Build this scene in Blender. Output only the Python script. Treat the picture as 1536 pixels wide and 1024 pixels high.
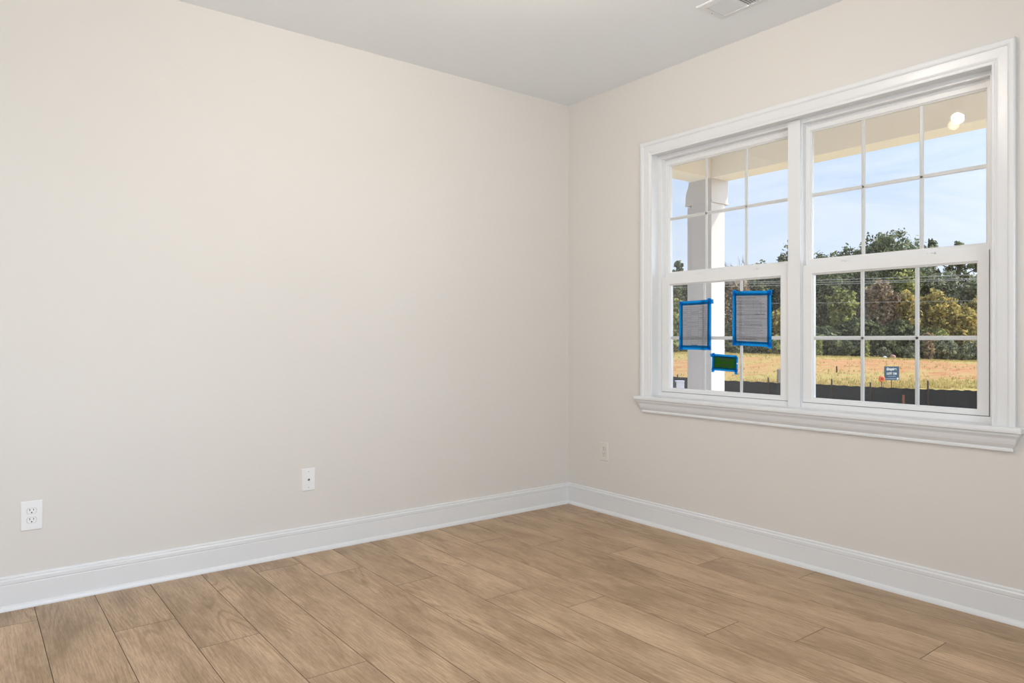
import bpy, bmesh, math, random
import numpy as np
from mathutils import Vector, Matrix
random.seed(7)
S = bpy.context.scene
for o in list(bpy.data.objects): bpy.data.objects.remove(o)
COL = S.collection
PI = math.pi

# ------------------------------------------------------------------ camera, sky, sun, lights, exposure
F, HX, HY = 1061.0, 768.0, 507.0
RT = (.7908, -.6121); FW = (.6121, .7908); CP = (-3.293, -3.620, 1.142)
cam = bpy.data.cameras.new('camera'); co = bpy.data.objects.new('camera', cam); COL.objects.link(co)
cam.sensor_width = 36.0; cam.lens = 36.0 * F / 1536.0; cam.shift_y = -5.0 / 1536.0
cam.clip_start = .05; cam.clip_end = 500
co.location = CP; co.rotation_euler = (PI / 2, 0, math.atan2(-FW[0], FW[1]))
S.camera = co
S.view_settings.view_transform = 'Standard'; S.view_settings.look = 'None'
S.view_settings.gamma = 1.0; S.view_settings.use_curve_mapping = False
S.view_settings.exposure = 0.06

def W2(px, depth, z):
    a = (px - HX) / F
    return (CP[0] + depth * (FW[0] + a * RT[0]), CP[1] + depth * (FW[1] + a * RT[1]), z)
def zat(py, depth): return CP[2] + depth * (HY - py) / F

world = bpy.data.worlds.new('sky'); S.world = world; world.use_nodes = True
nt = world.node_tree; nt.nodes.clear()
def N(nt, t, **k):
    n = nt.nodes.new(t)
    for a, b in k.items():
        if a in n.inputs: n.inputs[a].default_value = b
        else: setattr(n, a, b)
    return n
tc = N(nt, 'ShaderNodeTexCoord'); sp = N(nt, 'ShaderNodeSeparateXYZ')
nt.links.new(tc.outputs['Generated'], sp.inputs[0])
rp = N(nt, 'ShaderNodeValToRGB'); e = rp.color_ramp.elements
e[0].position = 0.0; e[0].color = (.76, .86, .96, 1)
e[1].position = 1.0; e[1].color = (.20, .40, .88, 1)
x = rp.color_ramp.elements.new(.12); x.color = (.67, .78, .97, 1)
x = rp.color_ramp.elements.new(.32); x.color = (.46, .65, 1.0, 1)
nt.links.new(sp.outputs['Z'], rp.inputs[0])
mp = N(nt, 'ShaderNodeMapping'); mp.inputs['Scale'].default_value = (1.6, 1.6, 7.0)
nt.links.new(tc.outputs['Generated'], mp.inputs[0])
nz = N(nt, 'ShaderNodeTexNoise', Scale=2.2, Detail=7.0, Roughness=.62, Distortion=.6)
nt.links.new(mp.outputs[0], nz.inputs[0])
cr = N(nt, 'ShaderNodeValToRGB'); cr.color_ramp.elements[0].position = .42; cr.color_ramp.elements[1].position = .72
cr.color_ramp.elements[1].color = (.75, .75, .75, 1)
nt.links.new(nz.outputs[0], cr.inputs[0])
mx = N(nt, 'ShaderNodeMixRGB'); mx.inputs[2].default_value = (.89, .90, .985, 1)
nt.links.new(cr.outputs[0], mx.inputs[0]); nt.links.new(rp.outputs[0], mx.inputs[1])
# added glow low in the unseen sky, brightens the left wall through the window
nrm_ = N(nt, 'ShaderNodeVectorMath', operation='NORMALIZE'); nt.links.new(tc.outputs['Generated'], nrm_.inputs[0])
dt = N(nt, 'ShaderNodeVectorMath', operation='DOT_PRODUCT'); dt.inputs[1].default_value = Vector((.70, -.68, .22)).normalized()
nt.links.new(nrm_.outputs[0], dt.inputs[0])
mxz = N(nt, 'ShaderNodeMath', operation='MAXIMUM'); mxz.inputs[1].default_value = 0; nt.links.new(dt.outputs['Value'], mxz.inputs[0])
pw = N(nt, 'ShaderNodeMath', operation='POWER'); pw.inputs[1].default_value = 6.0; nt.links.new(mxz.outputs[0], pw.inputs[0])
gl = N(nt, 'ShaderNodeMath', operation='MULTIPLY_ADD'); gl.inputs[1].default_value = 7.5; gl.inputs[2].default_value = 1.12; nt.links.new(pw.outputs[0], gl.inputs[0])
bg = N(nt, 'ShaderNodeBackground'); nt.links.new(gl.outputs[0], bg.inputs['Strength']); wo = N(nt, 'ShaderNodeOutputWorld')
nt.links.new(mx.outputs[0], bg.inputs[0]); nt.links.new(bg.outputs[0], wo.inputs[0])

sun = bpy.data.lights.new('sun', 'SUN'); so = bpy.data.objects.new('sun', sun); COL.objects.link(so)
sun.energy = 4.4; sun.angle = .009; sun.color = (1, .94, .84)
so.rotation_euler = Vector((.50, -.52, .67)).to_track_quat('Z', 'Y').to_euler()

def area(name, loc, direction, sx, sy, power, col):
    l = bpy.data.lights.new(name, 'AREA'); l.shape = 'RECTANGLE'; l.size = sx; l.size_y = sy
    l.energy = power; l.color = col
    o = bpy.data.objects.new(name, l); COL.objects.link(o); o.location = loc
    o.rotation_euler = Vector(direction).to_track_quat('-Z', 'Y').to_euler(); return o
# added fill lights outside the unseen rear window and side opening, standing in for daylight
area('fill_rear_window', (-2.15, -4.78, 1.4), (.0, 1, .0), 1.9, 1.5, 68, (.84, .93, 1.0))
area('fill_side_opening', (-5.4, -2.2, 1.3), (1, 0.1, 0), 2.0, 2.1, 28, (.98, .985, 1.0))

# ------------------------------------------------------------------ materials
def mat(name, col, rough=.5, spec=.5, metal=0.0, var=0.0, vscale=8.0, bump=0.0, bscale=200.0):
    m = bpy.data.materials.new(name); m.use_nodes = True; t = m.node_tree
    b = t.nodes['Principled BSDF']; b.inputs['Base Color'].default_value = (*col, 1)
    b.inputs['Roughness'].default_value = rough; b.inputs['Specular IOR Level'].default_value = spec
    b.inputs['Metallic'].default_value = metal
    c = N(t, 'ShaderNodeTexCoord')
    if var:
        n = N(t, 'ShaderNodeTexNoise', Scale=vscale, Detail=5.0); t.links.new(c.outputs['Object'], n.inputs[0])
        r = N(t, 'ShaderNodeMixRGB'); r.inputs[1].default_value = (*[v * (1 - var) for v in col], 1)
        r.inputs[2].default_value = (*[min(1, v * (1 + var)) for v in col], 1)
        t.links.new(n.outputs[0], r.inputs[0]); t.links.new(r.outputs[0], b.inputs['Base Color'])
    if bump:
        n = N(t, 'ShaderNodeTexNoise', Scale=bscale, Detail=3.0); t.links.new(c.outputs['Object'], n.inputs[0])
        q = N(t, 'ShaderNodeBump', Strength=bump, Distance=.002); t.links.new(n.outputs[0], q.inputs['Height'])
        t.links.new(q.outputs[0], b.inputs['Normal'])
    return m
M = {}
M['wall'] = mat('wall_paint', (.72, .69, .65), .55, .35, var=.012, vscale=3, bump=.08, bscale=260)
M['ceiling'] = mat('ceiling_paint', (.885, .912, .93), .8, .2, bump=.08, bscale=180)
M['trim'] = mat('white_trim_paint', (.77, .778, .785), .3, .5, var=.008)
M['vinyl'] = mat('white_vinyl', (.80, .80, .80), .32, .5, var=.008)
M['plate'] = mat('white_plastic', (.85, .85, .86), .3, .5, var=.008)
M['plate_cream'] = mat('off_white_plastic', (.73, .69, .64), .35, .5, var=.008)
M['slot'] = mat('dark_slot', (.02, .02, .02), .6)
M['steel'] = mat('screw_steel', (.55, .55, .55), .35, .5, 1.0, var=.05)
M['gasket'] = mat('grey_gasket', (.20, .20, .19), .7, var=.05)
M['porch_paint'] = mat('porch_paint', (.83, .755, .66), .6, .3, var=.02, vscale=5)
M['column_paint'] = mat('column_paint', (.53, .475, .44), .6, .3, var=.02, vscale=5)
M['deck'] = mat('porch_concrete', (.76, .74, .71), .85, .2, var=.06)
M['ext'] = mat('siding_paint', (.75, .73, .70), .7, .3, var=.03)
M['silt'] = mat('black_fence_fabric', (.026, .027, .034), .65, .3, var=.35, vscale=1.5, bump=.5, bscale=6)
M['stake'] = mat('dark_wood_stake', (.07, .05, .04), .8, .2, var=.3)
M['rust'] = mat('rusty_steel', (.22, .08, .05), .8, .2, var=.3, vscale=30)
M['postwood'] = mat('weathered_wood', (.33, .30, .24), .85, .2, var=.25, vscale=20)
M['sign'] = mat('slate_blue_sign', (.045, .105, .17), .5, .4, var=.04)
M['signwhite'] = mat('sign_white', (.8, .82, .84), .5, var=.02)
M['signgrey'] = mat('sign_grey', (.35, .40, .48), .5, var=.02)
M['orange'] = mat('orange_plastic', (.85, .22, .07), .5, var=.1)
M['red'] = mat('red_plastic', (.5, .04, .03), .5, var=.1)
M['util'] = mat('pale_utility_box', (.62, .62, .72), .6, var=.1, vscale=6)
M['rock'] = mat('pinkish_rock', (.42, .24, .20), .9, .1, var=.3)
M['wire'] = mat('wire_aluminium', (.42, .43, .42), .5, .5, var=.05)
M['bark'] = mat('tree_bark', (.10, .075, .055), .9, .1, var=.4, vscale=6)
M['greybark'] = mat('bare_branch_bark', (.16, .14, .14), .9, .1, var=.3, vscale=6)
M['ink'] = mat('printed_ink', (.03, .03, .04), .7, var=.1)
M['brass'] = mat('lamp_socket', (.7, .7, .68), .35, .5, .8, var=.05)

def glass():
    m = bpy.data.materials.new('window_glass'); m.use_nodes = True; t = m.node_tree; t.nodes.clear()
    f = N(t, 'ShaderNodeFresnel', IOR=1.45); tr = N(t, 'ShaderNodeBsdfTransparent'); g = N(t, 'ShaderNodeBsdfGlossy', Roughness=.015)
    tr.inputs[0].default_value = (.985, .99, .985, 1)
    x = N(t, 'ShaderNodeMixShader'); o = N(t, 'ShaderNodeOutputMaterial')
    n = N(t, 'ShaderNodeMath', operation='MULTIPLY'); n.inputs[1].default_value = .6
    t.links.new(f.outputs[0], n.inputs[0])
    t.links.new(n.outputs[0], x.inputs[0]); t.links.new(tr.outputs[0], x.inputs[1]); t.links.new(g.outputs[0], x.inputs[2])
    t.links.new(x.outputs[0], o.inputs[0]); return m
M['glass'] = glass()
def sheet(name, col, trans, clear, var=.05):
    m = bpy.data.materials.new(name); m.use_nodes = True; t = m.node_tree; t.nodes.clear()
    c = N(t, 'ShaderNodeTexCoord'); n = N(t, 'ShaderNodeTexNoise', Scale=60.0, Detail=3.0); t.links.new(c.outputs['Object'], n.inputs[0])
    r = N(t, 'ShaderNodeMixRGB'); r.inputs[1].default_value = (*[v * (1 - var) for v in col], 1); r.inputs[2].default_value = (*[min(1, v * (1 + var)) for v in col], 1)
    t.links.new(n.outputs[0], r.inputs[0])
    d = N(t, 'ShaderNodeBsdfDiffuse'); l = N(t, 'ShaderNodeBsdfTranslucent'); q = N(t, 'ShaderNodeBsdfTransparent'); 
    q.inputs[0].default_value = (*[.35 + .65 * v for v in col], 1)
    t.links.new(r.outputs[0], d.inputs[0]); t.links.new(r.outputs[0], l.inputs[0])
    a = N(t, 'ShaderNodeMixShader', Fac=trans); b = N(t, 'ShaderNodeMixShader', Fac=clear); o = N(t, 'ShaderNodeOutputMaterial')
    t.links.new(d.outputs[0], a.inputs[1]); t.links.new(l.outputs[0], a.inputs[2])
    t.links.new(a.outputs[0], b.inputs[1]); t.links.new(q.outputs[0], b.inputs[2]); t.links.new(b.outputs[0], o.inputs[0]); return m
M['paper'] = sheet('paper_sheet', (.55, .55, .57), .55, .10)
M['tape'] = sheet('blue_painters_tape', (.06, .50, .80), .92, .12)
M['green'] = sheet('green_card', (.035, .15, .018), .4, .0)
def emis(name, col, s):
    m = bpy.data.materials.new(name); m.use_nodes = True; b = m.node_tree.nodes['Principled BSDF']
    b.inputs['Emission Color'].default_value = (*col, 1); b.inputs['Emission Strength'].default_value = s
    b.inputs['Base Color'].default_value = (.9, .9, .9, 1); return m
M['bulb_a'] = emis('lit_bulb_glass', (1, .89, .78), 880.0)
M['bulb_b'] = emis('lit_warm_bulb_glass', (1, .78, .50), 9.0)

def leafmat(name, c0, c1, c2):
    m = bpy.data.materials.new(name); m.use_nodes = True; t = m.node_tree; t.nodes.clear()
    a = N(t, 'ShaderNodeAttribute', attribute_name='tint')
    r = N(t, 'ShaderNodeValToRGB'); r.color_ramp.elements[0].color = (*c0, 1); r.color_ramp.elements[1].color = (*c2, 1)
    k = r.color_ramp.elements.new(.5); k.color = (*c1, 1)
    t.links.new(a.outputs['Fac'], r.inputs[0])
    d = N(t, 'ShaderNodeBsdfDiffuse'); l = N(t, 'ShaderNodeBsdfTranslucent'); x = N(t, 'ShaderNodeMixShader', Fac=.3); o = N(t, 'ShaderNodeOutputMaterial')
    t.links.new(r.outputs[0], d.inputs[0]); t.links.new(r.outputs[0], l.inputs[0])
    t.links.new(d.outputs[0], x.inputs[1]); t.links.new(l.outputs[0], x.inputs[2]); t.links.new(x.outputs[0], o.inputs[0]); return m
L = {
 'pine': leafmat('pine_needles', (0.063, 0.071, 0.040), (0.172, 0.201, 0.103), (0.414, 0.448, 0.230)),
 'dark': leafmat('dark_evergreen_leaves', (0.053, 0.062, 0.037), (0.140, 0.160, 0.085), (0.351, 0.375, 0.176)),
 'yellow': leafmat('yellowing_leaves', (0.188, 0.163, 0.062), (0.500, 0.413, 0.138), (0.875, 0.675, 0.250)),
 'brown': leafmat('russet_brown_leaves', (0.144, 0.108, 0.072), (0.396, 0.296, 0.198), (0.810, 0.630, 0.360)),
 'olive': leafmat('olive_green_leaves', (0.110, 0.124, 0.048), (0.310, 0.328, 0.121), (0.712, 0.690, 0.259)),
 'blue': leafmat('grey_green_leaves', (0.127, 0.138, 0.086), (0.270, 0.287, 0.178), (0.575, 0.575, 0.380)),
}

# ------------------------------------------------------------------ mesh helpers
def tag(o, label=None, cat=None, group=None, kind=None):
    if label: o['label'] = label
    if cat: o['category'] = cat
    if group: o['group'] = group
    if kind: o['kind'] = kind
    return o
class MB:
    def __init__(s): s.v = []; s.f = []; s.mi = []
    def add(s, vs, fs, mi=0):
        n = len(s.v); s.v += [tuple(q) for q in vs]; s.f += [tuple(n + i for i in q) for q in fs]; s.mi += [mi] * len(fs)
    def box(s, x0, x1, y0, y1, z0, z1, mi=0):
        x0, x1 = sorted((x0, x1)); y0, y1 = sorted((y0, y1)); z0, z1 = sorted((z0, z1))
        s.add([(x0,y0,z0),(x1,y0,z0),(x1,y1,z0),(x0,y1,z0),(x0,y0,z1),(x1,y0,z1),(x1,y1,z1),(x0,y1,z1)],
              [(0,3,2,1),(4,5,6,7),(0,1,5,4),(1,2,6,5),(2,3,7,6),(3,0,4,7)], mi)
    def loft(s, rings, closed=True, caps=True, mi=0):
        n = len(rings[0]); vs = [p for r in rings for p in r]; fs = []
        for i in range(len(rings) - 1):
            for j in range(n if closed else n - 1):
                k = (j + 1) % n; fs.append((i*n+j, i*n+k, (i+1)*n+k, (i+1)*n+j))
        if caps: fs.append(tuple(range(n))[::-1]); fs.append(tuple((len(rings)-1)*n + j for j in range(n)))
        s.add(vs, fs, mi)
    def lathe(s, c, axis, prof, n=20, mi=0):
        ax = Vector(axis).normalized(); u = ax.orthogonal().normalized(); w = ax.cross(u); c = Vector(c)
        s.loft([[c + ax*h + (u*math.cos(2*PI*j/n) + w*math.sin(2*PI*j/n))*max(r, 1e-5) for j in range(n)] for r, h in prof], mi=mi)
    def tube(s, pts, r, n=6, mi=0):
        rings = []
        for i, p in enumerate(pts):
            p = Vector(p); a = Vector(pts[max(0, i-1)]); b = Vector(pts[min(len(pts)-1, i+1)])
            d = (b - a).normalized(); u = d.cross(Vector((.31, .2, .93))).normalized(); w = d.cross(u)
            rr = r[i] if isinstance(r, (list, tuple)) else r
            rings.append([p + (u*math.cos(2*PI*j/n) + w*math.sin(2*PI*j/n))*rr for j in range(n)])
        s.loft(rings, mi=mi)
    def build(s, name, m, parent=None, bevel=0, smooth=False, seg=2):
        me = bpy.data.meshes.new(name); me.from_pydata(s.v, [], s.f)
        ms = m if isinstance(m, (list, tuple)) else [m]
        for q in ms: me.materials.append(q)
        for p, i in zip(me.polygons, s.mi): p.material_index = i; p.use_smooth = smooth
        bm = bmesh.new(); bm.from_mesh(me); bmesh.ops.recalc_face_normals(bm, faces=bm.faces); bm.to_mesh(me); bm.free()
        o = bpy.data.objects.new(name, me); COL.objects.link(o)
        if parent:
            o.parent = parent
            pl = parent.matrix_world if False else None
            me.transform(Matrix.Translation(-Vector(orig(parent))))
        if bevel:
            b = o.modifiers.new('bevel', 'BEVEL'); b.width = bevel; b.segments = seg; b.limit_method = 'ANGLE'; b.angle_limit = .6
        return o
def orig(o):
    v = Vector(o.location)
    while o.parent: o = o.parent; v += Vector(o.location)
    return v
def empty(name, loc=(0, 0, 0)):
    o = bpy.data.objects.new(name, None); o.empty_display_size = .1; COL.objects.link(o); o.location = loc; return o
def top(mb, name, m, **k):
    return mb.build(name, m, **k)
def recenter(o):
    """put a single-mesh thing's origin at its base"""
    vs = [v.co for v in o.data.vertices]
    c = Vector(((min(v.x for v in vs)+max(v.x for v in vs))/2, (min(v.y for v in vs)+max(v.y for v in vs))/2, min(v.z for v in vs)))
    o.data.transform(Matrix.Translation(-c)); o.location = c; return o
def struct(o): o['kind'] = 'structure'; return o

# ------------------------------------------------------------------ room shell
FZ = .009; CZ = 2.741; XB = -5.1; YB = -4.5
OY0, OY1, OZ0, OZ1 = -2.556, -.747, .772, 2.257        # opening of the big window
b = MB()
b.box(0, .15, -7, OY0, -.9, CZ + .3); b.box(0, .15, OY1, .15, -.9, CZ + .3)
b.box(0, .15, OY0, OY1, -.9, OZ0); b.box(0, .15, OY0, OY1, OZ1, CZ + .3)
struct(b.build('wall_right', M['wall']))
b = MB(); b.box(XB - .15, 0, 0, .15, -.1, CZ + .1); struct(b.build('wall_left', M['wall']))
b = MB()                                                  # rear wall with a window hole
rx0, rx1 = -3.10, -1.20
b.box(XB - .15, rx0, YB - .15, YB, -.1, CZ + .1); b.box(rx1, 0, YB - .15, YB, -.1, CZ + .1)
b.box(rx0, rx1, YB - .15, YB, -.1, .7); b.box(rx0, rx1, YB - .15, YB, 2.2, CZ + .1)
struct(b.build('wall_rear', M['wall']))
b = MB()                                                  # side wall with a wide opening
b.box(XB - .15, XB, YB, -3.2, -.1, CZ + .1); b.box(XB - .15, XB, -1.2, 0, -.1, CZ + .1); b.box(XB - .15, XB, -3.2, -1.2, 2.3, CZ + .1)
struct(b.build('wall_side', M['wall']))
b = MB(); b.box(XB - .15, 0, YB - .15, .15, CZ, CZ + .12); struct(b.build('ceiling', M['ceiling']))

# floor: every plank is a face of its own in one mesh, with V grooves
def floor_material():
    m = bpy.data.materials.new('oak_plank_floor'); m.use_nodes = True; t = m.node_tree; b = t.nodes['Principled BSDF']
    uv = N(t, 'ShaderNodeUVMap', uv_map='plank'); at = N(t, 'ShaderNodeAttribute', attribute_name='tint')
    def noise(sx, sy, sc, det, ro=.55, dist=0):
        mp = N(t, 'ShaderNodeMapping'); mp.inputs['Scale'].default_value = (sx, sy, 1); t.links.new(uv.outputs[0], mp.inputs[0])
        n = N(t, 'ShaderNodeTexNoise', Scale=sc, Detail=det, Roughness=ro, Distortion=dist); t.links.new(mp.outputs[0], n.inputs[0]); return n
    broad = noise(1, 3.2, 2.2, 4, .6, .4); fine = noise(1.1, 22, 7, 6, .65, .3); pore = noise(2, 60, 14, 3, .6)
    # cathedral rings: bands of a warped noise field
    ring = noise(.55, 4.2, 1.25, 2, .45, .3)
    mu = N(t, 'ShaderNodeMath', operation='MULTIPLY'); mu.inputs[1].default_value = 120.0; t.links.new(ring.outputs[0], mu.inputs[0])
    sn = N(t, 'ShaderNodeMath', operation='SINE'); t.links.new(mu.outputs[0], sn.inputs[0])
    def ramp(src, p0, p1, c0, c1):
        r = N(t, 'ShaderNodeValToRGB'); r.color_ramp.elements[0].position = p0; r.color_ramp.elements[1].position = p1
        r.color_ramp.elements[0].color = (*c0, 1); r.color_ramp.elements[1].color = (*c1, 1); t.links.new(src, r.inputs[0]); return r
    base = ramp(broad.outputs[0], .33, .66, (.375, .258, .150), (.585, .425, .275))
    def mix(a, bq, fac, mode='MULTIPLY'):
        x = N(t, 'ShaderNodeMixRGB', blend_type=mode); x.inputs[0].default_value = fac if not hasattr(fac, 'name') else 0
        if hasattr(fac, 'name'): t.links.new(fac, x.inputs[0])
        t.links.new(a, x.inputs[1]); t.links.new(bq, x.inputs[2]); return x
    f = ramp(fine.outputs[0], .38, .62, (.74, .70, .66), (1.12, 1.11, 1.10)); c = mix(base.outputs[0], f.outputs[0], .85)
    p = ramp(pore.outputs[0], .35, .55, (.76, .73, .69), (1.05, 1.05, 1.05)); c = mix(c.outputs[0], p.outputs[0], .8)
    rg = ramp(sn.outputs[0], .2, .95, (1.04, 1.04, 1.04), (.80, .76, .70))
    msk = noise(.9, 2.6, 1.7, 2, .5); mr = ramp(msk.outputs[0], .48, .62, (0, 0, 0), (.95, .95, .95)); c = mix(c.outputs[0], rg.outputs[0], mr.outputs[0])
    # knots
    mp = N(t, 'ShaderNodeMapping'); mp.inputs['Scale'].default_value = (1.1, 2.4, 1); t.links.new(uv.outputs[0], mp.inputs[0])
    vo = N(t, 'ShaderNodeTexVoronoi', Scale=1.7); t.links.new(mp.outputs[0], vo.inputs[0])
    kn = ramp(vo.outputs['Distance'], .015, .11, (.62, .55, .48), (1, 1, 1)); c = mix(c.outputs[0], kn.outputs[0], .8)
    tr = N(t, 'ShaderNodeValToRGB'); tr.color_ramp.elements[0].color = (.90, .89, .87, 1); tr.color_ramp.elements[1].color = (1.08, 1.08, 1.09, 1)
    t.links.new(at.outputs['Fac'], tr.inputs[0]); c = mix(c.outputs[0], tr.outputs[0], 1.0)
    t.links.new(c.outputs[0], b.inputs['Base Color'])
    b.inputs['Roughness'].default_value = .42; b.inputs['Specular IOR Level'].default_value = .42
    bp = N(t, 'ShaderNodeBump', Strength=.12, Distance=.001); t.links.new(pore.outputs[0], bp.inputs['Height']); t.links.new(bp.outputs[0], b.inputs['Normal'])
    return m
M['floor'] = floor_material()
M['groove'] = mat('plank_groove', (.16, .11, .07), .7, var=.05)
def build_floor():
    J = {1:-.524, 2:-.878, 3:-1.343, 4:-.157, 5:-.396, 6:-.734, 7:-1.127, 8:-1.409, 9:-.403, 10:-.644, 11:-.991, 12:-1.394, 13:-.27,
         0:-1.02, -1:-.2, -2:-.7, -3:-1.2, -4:-.4, -5:-.9, -6:-.1, -7:-.6, -8:-1.3, -9:-.5, -10:-1.1}
    vs = []; fs = []; mi = []; uvs = []; tint = []; w = .2215; g = .0013
    rnd = random.Random(4)
    for k in range(-10, 14):
        x0 = -3.06 + k * w; x1 = min(x0 + w, -.001)
        if x1 < XB: continue
        x0 = max(x0, XB)
        ys = [0.0]; y = J[k] if k != 13 else -.273
        while y > YB: ys.append(y); y -= 1.535
        ys.append(YB)
        for a, c in zip(ys[:-1], ys[1:]):
            n = len(vs); ou, ov, tt = rnd.random() * 40, rnd.random() * 40, rnd.random()
            out = [(x0, c), (x1, c), (x1, a), (x0, a)]; inn = [(x0+g, c+g), (x1-g, c+g), (x1-g, a-g), (x0+g, a-g)]
            vs += [(p[0], p[1], FZ - .0022) for p in out] + [(p[0], p[1], FZ) for p in inn]
            q = [(n+4, n+5, n+6, n+7)] + [(n+i, n+(i+1) % 4, n+4+(i+1) % 4, n+4+i) for i in range(4)]
            fs += q; mi += [0, 1, 1, 1, 1]
            for f in q:
                for vi in f: uvs.append((vs[vi][1] + ou, vs[vi][0] + ov))
                tint.append(tt)
    me = bpy.data.meshes.new('floor'); me.from_pydata(vs, [], fs); me.materials.append(M['floor']); me.materials.append(M['groove'])
    for p, i in zip(me.polygons, mi): p.material_index = i
    ul = me.uv_layers.new(name='plank')
    for i, q in enumerate(uvs): ul.data[i].uv = q
    at = me.attributes.new('tint', 'FLOAT', 'FACE')
    for i, q in enumerate(tint): at.data[i].value = q
    o = bpy.data.objects.new('floor', me); COL.objects.link(o); struct(o)
build_floor()
b = MB(); b.box(XB - .15, 0, YB - .15, 0, -.3, -.0); struct(b.build('floor_slab', M['deck']))

# baseboards with quarter-round shoe: profile (out from wall, z)
BP = [(0, FZ), (.024, FZ), (.0237, FZ + .006), (.0215, FZ + .013), (.018, FZ + .0185), (.0125, FZ + .022), (.0125, .112), (.0115, .1145), (.0115, .1165),
      (.0135, .119), (.0135, .133), (.011, .1365), (.0085, .138), (.0085, .1405), (.0095, .1425), (.0085, .147), (.004, .150), (0, .150)]
def wallrun(name, a, c, axis, sign, mitre_a=True, mitre_c=True):
    """profile run along a wall; axis 'x' : wall y=const; mitred at both ends"""
    b = MB(); rings = []
    for end, m in ((a, mitre_a), (c, mitre_c)):
        r = []
        for o, z in BP:
            dv = o if m else 0
            q = end + (dv if end == min(a, c) else -dv)
            r.append((q, sign[0] + sign[1] * o, z) if axis == 'x' else (sign[0] + sign[1] * o, q, z))
        rings.append(r)
    b.loft(rings); return struct(b.build(name, M['trim']))
wallrun('baseboard_left', XB, 0, 'x', (0, -1)); wallrun('baseboard_right', YB, 0, 'y', (0, -1))
wallrun('baseboard_rear', XB, 0, 'x', (YB, 1)); wallrun('baseboard_side', YB, -3.2, 'y', (XB, 1), True, False)
wallrun('baseboard_side_far', -1.2, 0, 'y', (XB, 1), False, True)

# ------------------------------------------------------------------ window trim
CY0, CY1, CZT = -2.545, -.758, 2.246          # inner edge of the casing
CPROF = [(0, 0), (0, .009), (.002, .0115), (.009, .0115), (.0105, .0095), (.014, .0095), (.017, .0115), (.024, .0135), (.050, .0155), (.058, .0165),
         (.062, .0205), (.067, .022), (.080, .022), (.0845, .019), (.0845, 0)]
b = MB(); rings = []
for i in range(4):
    r = []
    for w, t in CPROF:
        y = (CY1 + w) if i < 2 else (CY0 - w); z = .79 if i in (0, 3) else CZT + w
        r.append((-t, y, z))
    rings.append(r)
b.loft(rings); struct(b.build('trim_1', M['trim']))
def mitred(b, prof, L0, R0, depth_back=0.0):
    rings = [[(depth_back, L0 + o, z), (-o, L0 + o, z), (-o, R0 - o, z), (depth_back, R0 - o, z)] for o, z in prof]
    b.loft(rings)
b = MB()
mitred(b, [(.040, .7655), (.047, .7665), (.0515, .770), (.0525, .778), (.0515, .786), (.047, .7895), (.040, .7905)], -.700, -2.606)
b.box(-.001, .052, CY0 + .001, CY1 - .001, .766, .7905)
struct(b.build('trim_2', M['trim']))
b = MB()
mitred(b, [(.008, .690), (.014, .690), (.016, .693), (.016, .700), (.0135, .7025), (.0135, .706), (.018, .712), (.024, .722), (.028, .733), (.031, .744), (.036, .752), (.040, .757), (.040, .7655)], -.700, -2.606)
struct(b.build('trim_3', M['trim']))
# jamb extensions and mullion cover
b = MB()
b.box(-.002, .0535, CY1 + .002, CY1 + .018, .7905, CZT + .018); b.box(-.002, .0535, CY0 - .018, CY0 - .002, .7905, CZT + .018)
b.box(-.002, .0535, CY0 - .002, CY1 + .002, CZT + .002, CZT + .018)
struct(b.build('trim_4', M['trim'], bevel=.001))
b = MB(); b.box(.038, .06, -1.689, -1.622, .7905, CZT); struct(b.build('trim_5', M['trim'], bevel=.0012))

def frame_ring(b, x0, x1, oy0, oy1, oz0, oz1, iy0, iy1, iz0, iz1, ch=.003):
    """rectangular frame as mitred bars, with a bevel on the inner edge"""
    def ring(x, y0, y1, z0, z1): return [(x, y0, z0), (x, y1, z0), (x, y1, z1), (x, y0, z1)]
    rs = [ring(x0, oy0, oy1, oz0, oz1), ring(x0, iy0 - ch, iy1 + ch, iz0 - ch, iz1 + ch), ring(x0 + ch, iy0, iy1, iz0, iz1),
          ring(x1, iy0, iy1, iz0, iz1), ring(x1, oy0, oy1, oz0, oz1), ring(x0, oy0, oy1, oz0, oz1)]
    b.loft(rs, caps=False)
def muntin(b, a, c, horiz, x=.07, w=.0095):
    """contoured grille bar between the panes; a,c = end coordinates along its run, horiz=(z) or vertical=(y)"""
    pr = [(-w, 0), (-w*.55, -.004), (w*.55, -.004), (w, 0), (w*.55, .004), (-w*.55, .004)]
    kind, pos = horiz
    r = []
    for e in (a, c):
        r.append([(x + d, e, pos + q) if kind == 'h' else (x + d, pos + q, e) for q, d in pr])
    b.loft(r)
def sash(parent, name, x0, x1, oy, oz, iy, iz, xp):
    b = MB(); frame_ring(b, x0, x1, oy[0], oy[1], oz[0], oz[1], iy[0], iy[1], iz[0], iz[1]); 
    s = b.build(name, M['vinyl'], parent)
    # glazing bead step
    b = MB(); frame_ring(b, xp - .010, xp + .010, iy[0] - .004, iy[1] + .004, iz[0] - .004, iz[1] + .004, iy[0] + .005, iy[1] - .005, iz[0] + .005, iz[1] - .005, .002)
    b.build('glazing_bead', M['vinyl'], s)
    for dx in (-.007, .007):
        b = MB(); b.box(xp + dx - .0012, xp + dx + .0012, iy[0] - .002, iy[1] + .002, iz[0] - .002, iz[1] + .002); b.build('glass_pane', M['glass'], s)
    b = MB(); wy = iy[1] - iy[0]
    for k in (1, 2): muntin(b, iz[0] - .003, iz[1] + .003, ('v', iy[0] + wy * k / 3), xp)
    muntin(b, iy[0] - .003, iy[1] + .003, ('h', (iz[0] + iz[1]) / 2 - (.008 if x0 < .08 else -.002)), xp)
    b.build('grille', M['vinyl'], s); return s
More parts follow.
